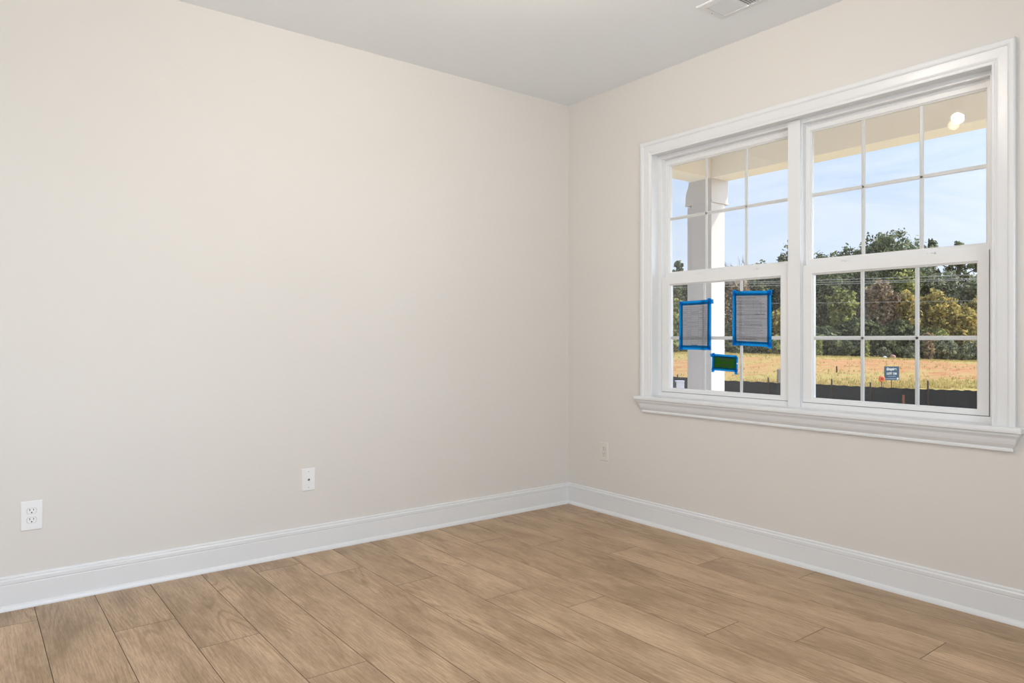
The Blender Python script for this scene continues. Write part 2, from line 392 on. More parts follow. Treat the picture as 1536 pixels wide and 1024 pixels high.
def window(n, y0, y1, low, up, locks):
    w = empty('window_%d' % n, (.09, (y0 + y1) / 2, .79)); struct(w)
    b = MB()     # vinyl frame: outer ring then a stepped liner
    frame_ring(b, .053, .145, y0 - .028, y1 + .030, .775, CZT + .016, y0 + .003, y1 - .003, .8175, 2.226, .002)
    frame_ring(b, .089, .145, y0 - .004, y1 + .004, .80, 2.235, y0 + .008, y1 - .008, .8195, 2.214, .002)
    b.box(.088, .145, y0, y1, .80, .824)
    b.build('window_frame', M['vinyl'], w)
    b = MB()    # dark track seams beside the lower sash
    b.box(.0585, .060, y0 + .003, y0 + .0065, .8175, 1.508); b.box(.0585, .060, y1 - .0065, y1 - .003, .8175, 1.508); b.box(.0585, .060, y0 + .003, y1 - .003, .8175, .8205)
    b.build('track_seam', M['gasket'], w)
    ls = sash(w, 'lower_sash', .053, .087, (y0 + .0065, y1 - .0065), (.8205, 1.508), low, (.839, 1.463), .070)
    us = sash(w, 'upper_sash', .092, .126, (y0 + .006, y1 - .006), (1.49, 2.214), up, (1.538, 2.190), .109)
    for yl in locks:
        b = MB(); b.box(.060, .084, yl - .024, yl + .024, 1.508, 1.513)
        b.lathe((.072, yl, 1.513), (0, 0, 1), [(.0, 0), (.011, 0), (.010, .006), (0, .007)], 14)
        b.loft([[(.066, yl, 1.516), (.078, yl, 1.516), (.078, yl, 1.520), (.066, yl, 1.520)], [(.060, yl - .026, 1.515), (.067, yl - .028, 1.515), (.067, yl - .028, 1.519), (.060, yl - .026, 1.519)]])
        b.build('sash_lock', M['vinyl'], w)
    return w
window(1, -1.623, -.776, (-1.571, -.840), (-1.598, -.802), (-1.03, -1.40))
window(2, -2.522, -1.689, (-2.474, -1.744), (-2.494, -1.712), (-1.88, -2.28))

# added window behind the camera, unseen, built to admit the rear fill light
w = empty('window_3', ((rx0 + rx1) / 2, YB, .7)); struct(w)
b = MB()
for (a, c, z0, z1) in ((rx0, rx1, .7, .76), (rx0, rx1, 2.14, 2.2), (rx0, rx0 + .06, .76, 2.14), (rx1 - .06, rx1, .76, 2.14), ((rx0+rx1)/2 - .03, (rx0+rx1)/2 + .03, .76, 2.14)):
    b.box(a, c, YB - .12, YB - .03, z0, z1)
b.build('window_frame', M['vinyl'], w)
b = MB(); b.box(rx0 + .06, rx1 - .06, YB - .08, YB - .077, .76, 2.14); b.build('glass_pane', M['glass'], w)
b = MB()
for (a, c, z0, z1) in ((rx0 - .085, rx1 + .085, .615, .7), (rx0 - .085, rx1 + .085, 2.2, 2.285), (rx0 - .085, rx0, .7, 2.2), (rx1, rx1 + .085, .7, 2.2)):
    b.box(a, c, YB, YB + .018, z0, z1)
b.build('window_casing', M['trim'], w, bevel=.003)

# ------------------------------------------------------------------ taped papers on the lower left sash
def tape_strip(name, parent, p, q, wd, x, jag=.0008, r=None):
    """strip of tape from p to q (y,z) with slightly uneven ends"""
    r = r or random.Random(1)
    p = Vector((p[0], p[1])); q = Vector((q[0], q[1])); d = (q - p).normalized(); n = Vector((-d.y, d.x)) * wd / 2
    k = 10; A = []; B = []
    for i in range(k + 1):
        c = p + (q - p) * i / k; A.append(c + n * (1 + r.uniform(-.04, .04))); B.append(c - n * (1 + r.uniform(-.04, .04)))
    A[0] += d * r.uniform(-.004, .004); B[0] += d * r.uniform(-.004, .004); A[-1] += d * r.uniform(-.004, .004); B[-1] += d * r.uniform(-.004, .004)
    b = MB(); rings = []
    for a, c in zip(A, B): rings.append([(x, a.x, a.y), (x, c.x, c.y), (x + .0002, c.x, c.y), (x + .0002, a.x, a.y)])
    b.loft(rings); return b.build(name, M['tape'], parent)
GX = .0618                                     # room face of the inner pane
def fixz(y, z): return (y, z)
def taped(name, label, cat, C4, matl, wd, ext, seed, printing=None):
    """C4 = TL TR BR BL of the sheet (y,z)"""
    r = random.Random(seed)
    cy = sum(c[0] for c in C4) / 4; cz = min(c[1] for c in C4)
    e = empty(name, (GX - .001, cy, cz)); tag(e, label, cat)
    x = GX - .0012; b = MB()
    b.loft([[(x, *c) for c in C4], [(x + .0003, *c) for c in C4]]); sh = b.build('card' if printing == 'card' else 'sheet', matl, e)
    TL, TR, BR, BL = [Vector(c) for c in C4]
    k = 0
    for (p, q) in ((TL, TR), (TR, BR), (BR, BL), (BL, TL)):
        d = (q - p).normalized(); e0 = ext[2*k]; e1 = ext[2*k+1]
        tape_strip('tape_strip', e, p - d * e0, q + d * e1, wd, x - .0006 - .0005 * k, r=r); k += 1
    def pt(u, v): return TL + (TR - TL) * u + (BL - TL) * v
    if printing in ('grid', 'form'):
        b = MB()
        def ln(u0, v0, u1, v1, t):
            h = t / 2; a = pt(u0, v0); c = pt(u1, v1); d = (c - a); d = d.normalized() if d.length else Vector((1, 0)); n = Vector((-d.y, d.x)) * h
            X = x - .0002; b.add([(X, a.x + n.x, a.y + n.y), (X, c.x + n.x, c.y + n.y), (X, c.x - n.x, c.y - n.y), (X, a.x - n.x, a.y - n.y)], [(0, 1, 2, 3)])
        if printing == 'grid':
            ln(.30, .045, .52, .045, .003); ln(.56, .045, .72, .047, .003)
            for v in [.10 + i * .046 for i in range(19)]: ln(.06, v, .95, v, .0007)
            for u in (.06, .22, .36, .62, .78, .86, .95): ln(u, .10, u, .93, .0006)
            for i in range(16):
                v = .12 + i * .046
                for u0, u1 in ((.08, .20), (.24, .34), (.38, .60), (.64, .76), (.80, .84), (.88, .93)):
                    if r.random() < .35 or (u0 > .7 and r.random() < .4): 
                        u = u0
                        while u < u1 - .01: s = r.uniform(.008, .02); ln(u, v + r.uniform(-.003, .003), min(u + s, u1), v + r.uniform(-.004, .004), .0016); u += s + .006
            ln(.36, .955, .6, .955, .0025)
        else:
            v = .04
            while v < .93:
                u = r.choice((.04, .04, .08, .14, .3)); end = r.uniform(.6, .96)
                heavy = r.random() < .3
                while u < end:
                    s = r.uniform(.012, .05); ln(u, v, min(u + s, .97), v + r.uniform(-.002, .002), .0021 if heavy else .0012); u += s + r.uniform(.004, .012)
                if r.random() < .45: ln(.03, v + .012, .97, v + .013, .0006)
                v += r.uniform(.022, .034)
            for u, v0, v1 in ((.55, .22, .30), (.76, .20, .40), (.80, .58, .68)): ln(u, v0, u, v1, .0008)
            for i in range(7):       # handwriting
                ln(.60 + i * .04, .41 + .008 * (i % 2), .64 + i * .04, .41 + .008 * ((i + 1) % 2), .0028)
        b.build('print', M['ink'], sh)
    return e
# sheet corners on the inner glass face, in room coordinates
taped('window_permit', 'gridded permit sheet in blue tape on the left part of the left window', 'paper notice',
      [(-.923, 1.346), (-1.124, 1.350), (-1.122, 1.086), (-.922, 1.088)], M['paper'], .025, (.012, .030, .022, .006, .012, .012, .016, .010), 3, 'grid')
taped('window_permit', 'densely printed form in blue tape below the centre rail, right of the gridded sheet', 'paper notice',
      [(-1.290, 1.388), (-1.503, 1.380), (-1.503, 1.108), (-1.290, 1.116)], M['paper'], .025, (.010, .018, .014, .022, .012, .014, .014, .018), 9, 'form')
g = taped('green_inspection_card', 'small dark green card framed in blue tape beneath the two taped sheets', 'card',
      [(-1.152, 1.044), (-1.304, 1.038), (-1.300, .965), (-1.150, .970)], M['green'], .019, (.022, .004, .002, .024, .010, .010, .022, .016), 5, 'card')
b = MB()
for z in (1.028, 1.020, 1.013, .995, .988): b.box(GX - .0016, GX - .0014, -1.19, -1.275 + random.uniform(0, .02), z, z + .0022)
b.build('print', M['ink'], [c for c in g.children if c.name.startswith('card')][0])
b = MB(); b.lathe((GX - .0045, -1.308, 1.003), (1, 0, 0), [(0, 0), (.0035, 0), (.0035, .0006), (0, .0006)], 12); b.build('hole_reinforcement', M['plate'], g)

# ------------------------------------------------------------------ wall plates
def plate(name, label, cat, c, along, w, h, kind, pm='plate'):
    """c = centre on wall; along = 'x' (left wall, faces -y) or 'y' (right wall, faces -x)"""
    e = empty(name, (c[0], c[1], c[2] - h / 2)); tag(e, label, cat)
    def P(u, v, d):      # u to the viewer's right, v up, d out of the wall
        return (c[0] + u, c[1] - d, c[2] + v) if along == 'x' else (c[0] - d, c[1] - u, c[2] + v)
    def slab(b, u0, u1, v0, v1, d0, d1, bev=0, mi=0):
        b.loft([[P(u0, v0, d0), P(u1, v0, d0), P(u1, v1, d0), P(u0, v1, d0)], [P(u0, v0, d1 - bev), P(u1, v0, d1 - bev), P(u1, v1, d1 - bev), P(u0, v1, d1 - bev)],
                [P(u0+bev, v0+bev, d1), P(u1-bev, v0+bev, d1), P(u1-bev, v1-bev, d1), P(u0+bev, v1-bev, d1)]] if bev else
               [[P(u0, v0, d0), P(u1, v0, d0), P(u1, v1, d0), P(u0, v1, d0)], [P(u0, v0, d1), P(u1, v0, d1), P(u1, v1, d1), P(u0, v1, d1)]])
    nrm = (0, -1, 0) if along == 'x' else (-1, 0, 0)
    b = MB(); slab(b, -w/2, w/2, -h/2, h/2, 0, .0055, .003); b.build('cover_plate', M[pm], e)
    if kind == 'duplex':
        for s in (1, -1):
            b = MB(); cv = s * .0195; pts = []
            for k in range(24):
                a = 2 * PI * k / 24; u = .0172 * math.cos(a); v = max(-.0118, min(.0118, .0172 * math.sin(a))); pts.append((u, v + cv))
            b.loft([[P(u, v, .005) for u, v in pts], [P(u, v, .0068) for u, v in pts], [P(u * .95, cv + (v - cv) * .95, .0074) for u, v in pts]])
            f = b.build('receptacle', M[pm], e)
            b = MB(); slab(b, -.0078, -.0053, cv + .001, cv + .0095, .0060, .0077); slab(b, .0055, .0078, cv + .0015, cv + .0088, .0060, .0077)
            b.lathe(P(0, cv - .0062, .006), nrm, [(0, 0), (.0027, 0), (.0027, .0017), (0, .0017)], 12)
            b.build('slot', M['slot'], f)
            b = MB(); n = 24; R = .0182     # fine dark joint around the receptacle
            inner = [P(u * 1.0, v, .0056) for u, v in pts]; outer = [P(u * 1.05, cv + (v - cv) * 1.06, .0056) for u, v in pts]
            b.loft([inner, outer], caps=False); b.build('joint', M['gasket'], f)
        b = MB(); b.lathe(P(0, 0, .0050), nrm, [(0, 0), (.003, 0), (.0028, .0015), (0, .0018)], 12); b.build('screw', M[pm], e)
    else:
        for s in (1, -1):
            b = MB(); b.lathe(P(0, s * .0415, .0050), nrm, [(0, 0), (.0032, 0), (.0028, .0013), (0, .0016)], 12); b.build('screw', M['steel'], e)
        b = MB(); b.lathe(P(0, 0, .0050), nrm, [(0, 0), (.0075, 0), (.0075, .0015), (.0055, .0022), (.0055, .006), (.004, .006)], 16); k = b.build('jack', M['steel'], e)
        b = MB(); b.lathe(P(0, 0, .0105), nrm, [(0, 0), (.004, 0), (.004, .0008), (0, .0008)], 12); b.build('jack_hole', M['slot'], k)
    return e
plate('wall_outlet', 'white duplex outlet low on the long wall beside the left edge', 'electrical outlet', (-3.068, 0, .391), 'x', .078, .124, 'duplex')
plate('cable_outlet', 'white cable plate with one round centre jack on the long wall', 'cable wall plate', (-1.854, 0, .395), 'x', .072, .118, 'coax')
plate('wall_outlet', 'off-white duplex outlet below the window, right of the room corner', 'electrical outlet', (0, -.348, .405), 'y', .076, .118, 'duplex', 'plate_cream')

# ------------------------------------------------------------------ ceiling vent
e = empty('ceiling_vent', (-.40, -1.64, CZ)); tag(e, 'white metal louvred air vent in the ceiling near the window wall', 'air vent')
vx0, vx1, vy0, vy1 = -.500, -.292, -1.82, -1.462
b = MB()
def ringz(x0, x1, y0, y1, z): return [(x0, y0, z), (x1, y0, z), (x1, y1, z), (x0, y1, z)]
b.loft([ringz(vx0, vx1, vy0, vy1, CZ), ringz(vx0, vx1, vy0, vy1, CZ - .003), ringz(vx0+.006, vx1-.006, vy0+.006, vy1-.006, CZ - .007), ringz(vx0+.034, vx1-.034, vy0+.034, vy1-.034, CZ - .009),
        ringz(vx0+.036, vx1-.036, vy0+.036, vy1-.036, CZ - .002)], caps=False)
b.build('vent_frame', M['trim'], e)
b = MB(); b.box(vx0+.034, vx1-.034, vy0+.034, vy1-.034, CZ - .0022, CZ - .0016); b.build('vent_backing', M['slot'], e)
n = 22; y0 = vy0 + .038; y1 = vy1 - .038
for i in range(n):
    y = y0 + (y1 - y0) * (i + .5) / n; s = -1 if y > -1.63 else 1
    b = MB(); b.loft([[(xx, y - s*.0075, CZ - .0075), (xx, y - s*.0065, CZ - .0085), (xx, y + s*.0065, CZ - .0036), (xx, y + s*.0075, CZ - .0032)] for xx in (vx0 + .035, vx1 - .035)])
    b.build('louvre', M['trim'], e)
for yy in (vy0 + .016, vy1 - .016):
    b = MB(); b.lathe((-.396, yy, CZ - .0085), (0, 0, -1), [(0, 0), (.004, 0), (.003, .0016), (0, .002)], 10); b.build('screw', M['steel'], e)

# ------------------------------------------------------------------ room lamp (its two bulbs mirror in the upper right sash)
GR = .109
def mirrored(px, py, t):
    a = (px - HX) / F; h = (HY - py) / F
    return Vector((2 * GR - (CP[0] + t * (FW[0] + a * RT[0])), CP[1] + t * (FW[1] + a * RT[1]), CP[2] + t * h))
B1 = Vector((-1.690, -1.714, 2.598)); B1 = mirrored(1436.5, 177.5, 4.70); B2 = mirrored(1430.5, 188, 4.86)
cc = (B1 + B2) / 2
e = empty('ceiling_lamp', (cc.x, cc.y, CZ)); tag(e, 'two-bulb ceiling lamp hanging in the middle of the room', 'ceiling lamp')
b = MB(); b.lathe((cc.x, cc.y, CZ), (0, 0, -1), [(0, 0), (.07, 0), (.07, .012), (.05, .022), (0, .024)], 28); b.build('canopy', M['brass'], e, smooth=False)
b = MB(); b.tube([(B1.x, B1.y, CZ - .035), (cc.x, cc.y, CZ - .028), (B2.x, B2.y, CZ - .035)], .008, 8); b.build('arm', M['brass'], e)
for P_, m_ in ((B1, 'bulb_a'), (B2, 'bulb_b')):
    b = MB(); b.lathe((P_.x, P_.y, CZ - .03), (0, 0, -1), [(0, 0), (.018, 0), (.018, CZ - .03 - P_.z - .028), (0, CZ - .03 - P_.z - .028)], 16); s = b.build('socket', M['brass'], e)
    b = MB(); b.lathe(P_, (0, 0, -1), [(.002, -.030), (.013, -.0285), (.024, -.020), (.0295, -.008), (.030, .002), (.026, .014), (.018, .0235), (.008, .028), (.001, .029)], 20); b.build('bulb', M[m_], e, smooth=True)

# ------------------------------------------------------------------ porch
XI, XO = 1.90, 2.12; ZB, ZC = 2.550, 2.75
b = MB(); b.box(.15, XO, -7.0, .44, ZC, ZC + .1); struct(b.build('porch_ceiling', M['porch_paint']))
b = MB(); b.box(XI, XO, -7.0, .45, ZB, ZC + .1); struct(b.build('porch_beam', M['porch_paint'], bevel=.003))
b = MB(); b.box(.15, XI, .23, .45, ZB, ZC + .1); struct(b.build('porch_end_beam', M['porch_paint'], bevel=.003))
b = MB(); b.box(.15, XO + .1, -7.0, .8, -.35, -.08); struct(b.build('porch_floor', M['deck']))
b = MB(); b.box(.15, 2.35, -7.0, .62, 2.85, 3.1); b.box(XO + .001, 2.35, -7.0, .62, 2.70, 2.85); struct(b.build('porch_roof', M['ext']))
c = empty('porch_column', (2.0, .35, -.08)); tag(c, 'square cream porch column with moulded capital outside the left window', 'column')
b = MB(); b.box(XI, 2.094, .226, .442, -.08, 2.34); b.build('shaft', M['column_paint'], c, bevel=.003)
b = MB(); b.box(XI + .018, 2.075, .442, .500, -.08, 2.325); b.build('corner_board', M['column_paint'], c, bevel=.002)
b = MB()   # capital, overhangs on the street side, curves in on the far side
b.loft([[(x, .222, 2.352), (x, .507, 2.352), (x, .507, 2.41), (x, .500, 2.455), (x, .482, 2.495), (x, .472, 2.53), (x, .472, 2.551), (x, .222, 2.551)] for x in (XI - .002, 2.140)])
b.build('capital', M['column_paint'], c, bevel=.002)
b = MB(); b.box(XI - .004, 2.146, .216, .512, 2.338, 2.354); b.build('capital_ledge', M['column_paint'], c, bevel=.002)
b = MB(); b.box(XI - .015, 2.11, .21, .515, -.08, .10); b.build('column_base', M['column_paint'], c, bevel=.004)

# ------------------------------------------------------------------ ground
def latdep(x, y):
    dx, dy = x - CP[0], y - CP[1]; return dx * RT[0] + dy * RT[1], dx * FW[0] + dy * FW[1]
def sm(a, b, v): t = max(0, min(1, (v - a) / (b - a))); return t * t * (3 - 2 * t)
def gz(x, y):
    r, d = latdep(x, y)
    z = -1.08 + .28 * sm(24.5, 29.5, d + .02 * (30 - r) * 0 - max(0, (12 - r)) * .35)
    z += .62 * sm(42, 14, r) * sm(30, 60, d)
    z += .05 * math.sin(x * .35 + 1.3) * math.cos(y * .28) * sm(26, 40, d)
    return z
def ground_material():
    m = bpy.data.materials.new('clay_and_grass'); m.use_nodes = True; t = m.node_tree; b = t.nodes['Principled BSDF']
    b.inputs['Roughness'].default_value = .95; b.inputs['Specular IOR Level'].default_value = .1
    c = N(t, 'ShaderNodeTexCoord')
    mp = N(t, 'ShaderNodeMapping'); mp.inputs['Rotation'].default_value = (0, 0, math.radians(-38)); mp.inputs['Scale'].default_value = (.35, 1.0, 1)
    t.links.new(c.outputs['Object'], mp.inputs[0])
    rot = N(t, 'ShaderNodeMapping'); rot.inputs['Rotation'].default_value = (0, 0, math.radians(37.7)); rot.inputs['Scale'].default_value = (.30, 1, 1)
    t.links.new(c.outputs['Object'], rot.inputs[0])
    n1 = N(t, 'ShaderNodeTexNoise', Scale=.22, Detail=6.0, Roughness=.65); n2 = N(t, 'ShaderNodeTexNoise', Scale=1.6, Detail=6.0, Roughness=.7); n3 = N(t, 'ShaderNodeTexNoise', Scale=9.0, Detail=4.0, Roughness=.7)
    t.links.new(rot.outputs[0], n1.inputs[0]); t.links.new(rot.outputs[0], n2.inputs[0]); t.links.new(c.outputs['Object'], n3.inputs[0])
    clay = N(t, 'ShaderNodeValToRGB'); e = clay.color_ramp.elements; e[0].color = (.47, .19, .07, 1); e[1].color = (.60, .34, .155, 1); e[0].position = .35; e[1].position = .65
    t.links.new(n2.outputs[0], clay.inputs[0])
    gr = N(t, 'ShaderNodeValToRGB'); e = gr.color_ramp.elements; e[0].color = (.31, .25, .06, 1); e[1].color = (.62, .45, .16, 1); e[0].position = .35; e[1].position = .65
    t.links.new(n3.outputs[0], gr.inputs[0])
    at = N(t, 'ShaderNodeAttribute', attribute_name='grass')
    ad = N(t, 'ShaderNodeMath', operation='ADD'); t.links.new(n1.outputs[0], ad.inputs[0]); t.links.new(at.outputs['Fac'], ad.inputs[1])
    a2 = N(t, 'ShaderNodeMath', operation='MULTIPLY_ADD'); a2.inputs[1].default_value = .55; a2.inputs[2].default_value = 0
    s2 = N(t, 'ShaderNodeMath', operation='SUBTRACT'); s2.inputs[1].default_value = .5; t.links.new(n2.outputs[0], s2.inputs[0]); t.links.new(s2.outputs[0], a2.inputs[0])
    a3 = N(t, 'ShaderNodeMath', operation='ADD'); t.links.new(ad.outputs[0], a3.inputs[0]); t.links.new(a2.outputs[0], a3.inputs[1])
    r = N(t, 'ShaderNodeValToRGB'); r.color_ramp.elements[0].position = .43; r.color_ramp.elements[1].position = .64
    t.links.new(a3.outputs[0], r.inputs[0])
    x = N(t, 'ShaderNodeMixRGB'); t.links.new(r.outputs[0], x.inputs[0]); t.links.new(clay.outputs[0], x.inputs[1]); t.links.new(gr.outputs[0], x.inputs[2])
    t.links.new(x.outputs[0], b.inputs['Base Color'])
    bp = N(t, 'ShaderNodeBump', Strength=.6, Distance=.08); t.links.new(n2.outputs[0], bp.inputs['Height']); t.links.new(bp.outputs[0], b.inputs['Normal']); return m
M['ground'] = ground_material()
def grassiness(x, y):
    r, d = latdep(x, y)
    return .17 * sm(48, 58, d) + .10 * sm(34, 27, d) - .06 * sm(38, 44, d) * sm(56, 50, d) + (.12 if d > 62 else 0) + .10 * sm(20, 8, r) * 0 + .05 * sm(26, 12, r)
vs = []; fs = []; gx = [0.3 + i * 1.0 for i in range(126)]; gy = [-50 + j * 1.0 for j in range(141)]
for y in gy:
    for x in gx: vs.append((x, y, gz(x, y)))
nx = len(gx)
for j in range(len(gy) - 1):
    for i in range(nx - 1): fs.append((j*nx+i, j*nx+i+1, (j+1)*nx+i+1, (j+1)*nx+i))
me = bpy.data.meshes.new('ground'); me.from_pydata(vs, [], fs); me.materials.append(M['ground'])
at = me.attributes.new('grass', 'FLOAT', 'POINT')
for i, v in enumerate(vs): at.data[i].value = grassiness(v[0], v[1])
for p in me.polygons: p.use_smooth = True
o = bpy.data.objects.new('ground', me); COL.objects.link(o); struct(o)

# grass and weeds: tufts of blades, uncountable
rng = np.random.default_rng(5)
def blades(name, spots, h0, h1, wd, label):
    vs = []; fs = []
    tv = []
    for (x, y) in spots:
        z = gz(x, y) - .02; h = rng.uniform(h0, h1); tt = rng.random()
        for k in range(4):
            a = rng.uniform(0, 2*PI); l = rng.uniform(.0, .45) * h; dx, dy = math.cos(a), math.sin(a); ox, oy = rng.normal(0, .06, 2)
            n = len(vs); px, py = -dy * wd, dx * wd
            vs += [(x+ox-px, y+oy-py, z), (x+ox+px, y+oy+py, z), (x+ox+dx*l, y+oy+dy*l, z+h*rng.uniform(.7, 1))]; fs.append((n, n+1, n+2)); tv += [tt]*1
    me = bpy.data.meshes.new(name); me.from_pydata(vs, [], fs); me.materials.append(GM)
    at = me.attributes.new('tint', 'FLOAT', 'FACE')
    at.data.foreach_set('value', np.array(tv, dtype=np.float32))
    o = bpy.data.objects.new(name, me); COL.objects.link(o); tag(o, label, 'grass', kind='stuff')
GM = leafmat('dry_grass_blades', (.36, .31, .10), (.54, .43, .15), (.68, .50, .24))
sp = []
for i in range(9000):
    px = rng.uniform(960, 1520); u = rng.random()
    if u < .45: d = 63 - abs(rng.normal(0, 3.5))
    elif u < .72: d = 28 + abs(rng.normal(0, 2.6))
    else: d = rng.uniform(28, 60)
    x, y, _ = W2(px, d, 0)
    if rng.random() < .4 + 4 * max(0, grassiness(x, y)): sp.append((x, y))
blades('field_grass', sp, .06, .22, .022, 'sparse dry yellow-green grass and weeds scattered over the orange clay field')

# ------------------------------------------------------------------ silt fence
TOPZ = -.34
def fdepth(py): return F * (CP[2] - TOPZ) / (py - HY)
fp = [(930, 561), (1012, 565), (1090, 570.5), (1170, 574.2), (1223, 576), (1290, 579.5), (1373, 583), (1464, 585.8), (1600, 589)]
FP = [W2(px, fdepth(py), 0) for px, py in fp]
def on_fence(px):
    for (a, b_) in zip(fp[:-1], fp[1:]):
        if a[0] <= px <= b_[0]:
            py = a[1] + (b_[1] - a[1]) * (px - a[0]) / (b_[0] - a[0]); return W2(px, fdepth(py), 0)
fe = empty('silt_fence', FP[4][:2] + (-1.08,)); tag(fe, 'low black fabric silt fence on thin stakes crossing in front of the clay field', 'fence')
b = MB(); rings = []; rr = random.Random(2)
for k in range(121):
    px = 931 + (1599 - 931) * k / 120; p = on_fence(px); s = .012 * math.sin(k * 1.9) + rr.uniform(-.006, .006)
    dx = FW[0] * .01; dy = FW[1] * .01; col = []
    for h, w in ((0, 0), (.25, .5), (.5, 1), (.75, .6), (1, 0)):
        z = TOPZ + s - h * (TOPZ + 1.12); bulge = w * .03 * math.sin(k * .8 + h * 3)
        col.append((p[0] + FW[0]*bulge, p[1] + FW[1]*bulge, z))
    rings.append(col + [(q[0] + dx, q[1] + dy, q[2]) for q in col[::-1]])
b.loft(rings); b.build('fence_fabric', M['silt'], fe)
for px, up in ((965, .12), (1016, .1), (1080, .12), (1152, .17), (1247, .19), (1305, .14), (1391, .25), (1480, .15), (1560, .15)):
    p = on_fence(px); b = MB(); q = (p[0] - FW[0]*.03, p[1] - FW[1]*.03)
    b.loft([[(q[0]-.018, q[1]-.018, z), (q[0]+.018, q[1]-.018, z), (q[0]+.018, q[1]+.018, z), (q[0]-.018, q[1]+.018, z)] for z in (-1.12, TOPZ + up)])
    b.build('fence_stake', M['stake'], fe)

def box_thing(name, label, cat, px, depth, wpx, ytop, m, zb=None, lean=0):
    x, y, _ = W2(px, depth, 0); z0 = gz(x, y) - .03 if zb is None else zb; z1 = zat(ytop, depth); w = wpx / F * depth / 2
    b = MB(); R_ = Vector((RT[0], RT[1])); Fw = Vector((FW[0], FW[1]))
    def ring(z, s, off): return [(x + R_.x*(a*w*s+off) + Fw.x*c*w*s, y + R_.y*(a*w*s+off) + Fw.y*c*w*s, z) for a, c in ((-1,-1),(1,-1),(1,1),(-1,1))]
    b.loft([ring(z0, 1, 0), ring(z1 - .02, 1, lean), ring(z1, .8, lean)])
    o = b.build(name, m); recenter(o); tag(o, label, cat); return o
box_thing('rusty_stake', 'short rusty reddish stake in front of the black silt fence', 'stake', 1355, 17.5, 2.4, 592, M['rust'])
box_thing('survey_post', 'weathered grey wooden post in the field at the right edge of the left window', 'post', 1169.5, 30, 6, 553.5, M['postwood'])
box_thing('survey_stake', 'thin dark stake standing alone in the clay field, leftmost in the right window', 'stake', 1255, 38, 1.6, 549, M['stake'])
# pale utility pedestal near the fence in the lower left corner of the left window
x, y, _ = W2(1019.5, 19.0, 0); e = empty('utility_box', (x, y, gz(x, y))); tag(e, 'pale lavender-grey utility box before the black fence, far left pane', 'utility box')
b = MB(); z0, z1 = gz(x, y) - .02, zat(572.0, 19)
def rot_box(b, x, y, hw, hd, z0, z1):
    b.loft([[(x + RT[0]*a*hw + FW[0]*c*hd, y + RT[1]*a*hw + FW[1]*c*hd, z) for a, c in ((-1,-1),(1,-1),(1,1),(-1,1))] for z in (z0, z1)])
rot_box(b, x, y, .105, .09, z0, z1); b.build('cabinet', M['util'], e, bevel=.008)
b = MB(); rot_box(b, x, y, .115, .10, z1, z1 + .025); b.build('lid', M['util'], e, bevel=.006)
b = MB(); rot_box(b, x - RT[0]*.125, y - RT[1]*.125, .012, .05, z0, z1 - .02); b.build('support_post', M['slot'], e)

# lot sign
D = 27.5; c3 = W2(1337.5, D, 0); e = empty('lot_sign', (c3[0], c3[1], gz(c3[0], c3[1]))); tag(e, 'slate-blue LOT 126 yard sign with white lettering on a thin stake', 'sign')
zt, zb_ = zat(549.3, D), zat(570.0, D); hw = 22.2 / F * D / 2; ny = Vector((-FW[0], -FW[1], 0)); rx = Vector((RT[0], RT[1], 0)); C0 = Vector((c3[0], c3[1], (zt + zb_) / 2)); hh = (zt - zb_) / 2
def SP(u, v, d): return C0 + rx * u * hw + Vector((0, 0, v * hh)) + ny * d
b = MB(); b.loft([[SP(-1,-1,d), SP(1,-1,d), SP(1,1,d), SP(-1,1,d)] for d in (-.006, .006)]); pn = b.build('sign_panel', M['sign'], e)
b = MB(); b.tube([(c3[0] - ny.x*.015, c3[1] - ny.y*.015, gz(c3[0], c3[1]) - .05), (c3[0] - ny.x*.015, c3[1] - ny.y*.015, zt - .1)], .014, 6); b.build('sign_stake', M['stake'], e)
def text(s, size, u, v, mname, parent, shear=0.0, bold=.0):
    cu = bpy.data.curves.new('lettering', 'FONT'); cu.body = s; cu.size = size; cu.align_x = 'CENTER'; cu.align_y = 'CENTER'; cu.extrude = .001; cu.shear = shear; cu.offset = bold
    tmp = bpy.data.objects.new('tmp', cu); COL.objects.link(tmp); dg = bpy.context.evaluated_depsgraph_get(); me = bpy.data.meshes.new_from_object(tmp.evaluated_get(dg))
    bpy.data.objects.remove(tmp)
    R3 = Matrix((rx, Vector((0, 0, 1)), ny)).transposed().to_4x4(); me.transform(Matrix.Translation(SP(u, v, .009)) @ R3)
    me.materials.clear(); me.materials.append(M[mname]); o = bpy.data.objects.new('lettering', me); COL.objects.link(o); o.parent = parent; me.transform(Matrix.Translation(-orig(parent))); return o
text('Empire', .135, -.05, .60, 'signwhite', pn, .2, .006)
text('LOT 126', .105, 0, -.05, 'signwhite', pn, 0, .006)
text('AVAILABLE', .060, 0, -.45, 'signgrey', pn, 0, .002)
b = MB(); b.loft([[SP(u, v, d) for u, v in ((-.85,-.84),(.55,-.84),(.55,-.74),(-.85,-.74))] for d in (.0062, .009)]); b.build('sign_stripe', M['signgrey'], pn)
b = MB(); b.loft([[SP(u, v, d) for u, v in ((.66,-.92),(.93,-.92),(.93,-.70),(.80,-.60),(.66,-.70))] for d in (.0062, .009)]); b.build('house_emblem', M['signwhite'], pn)

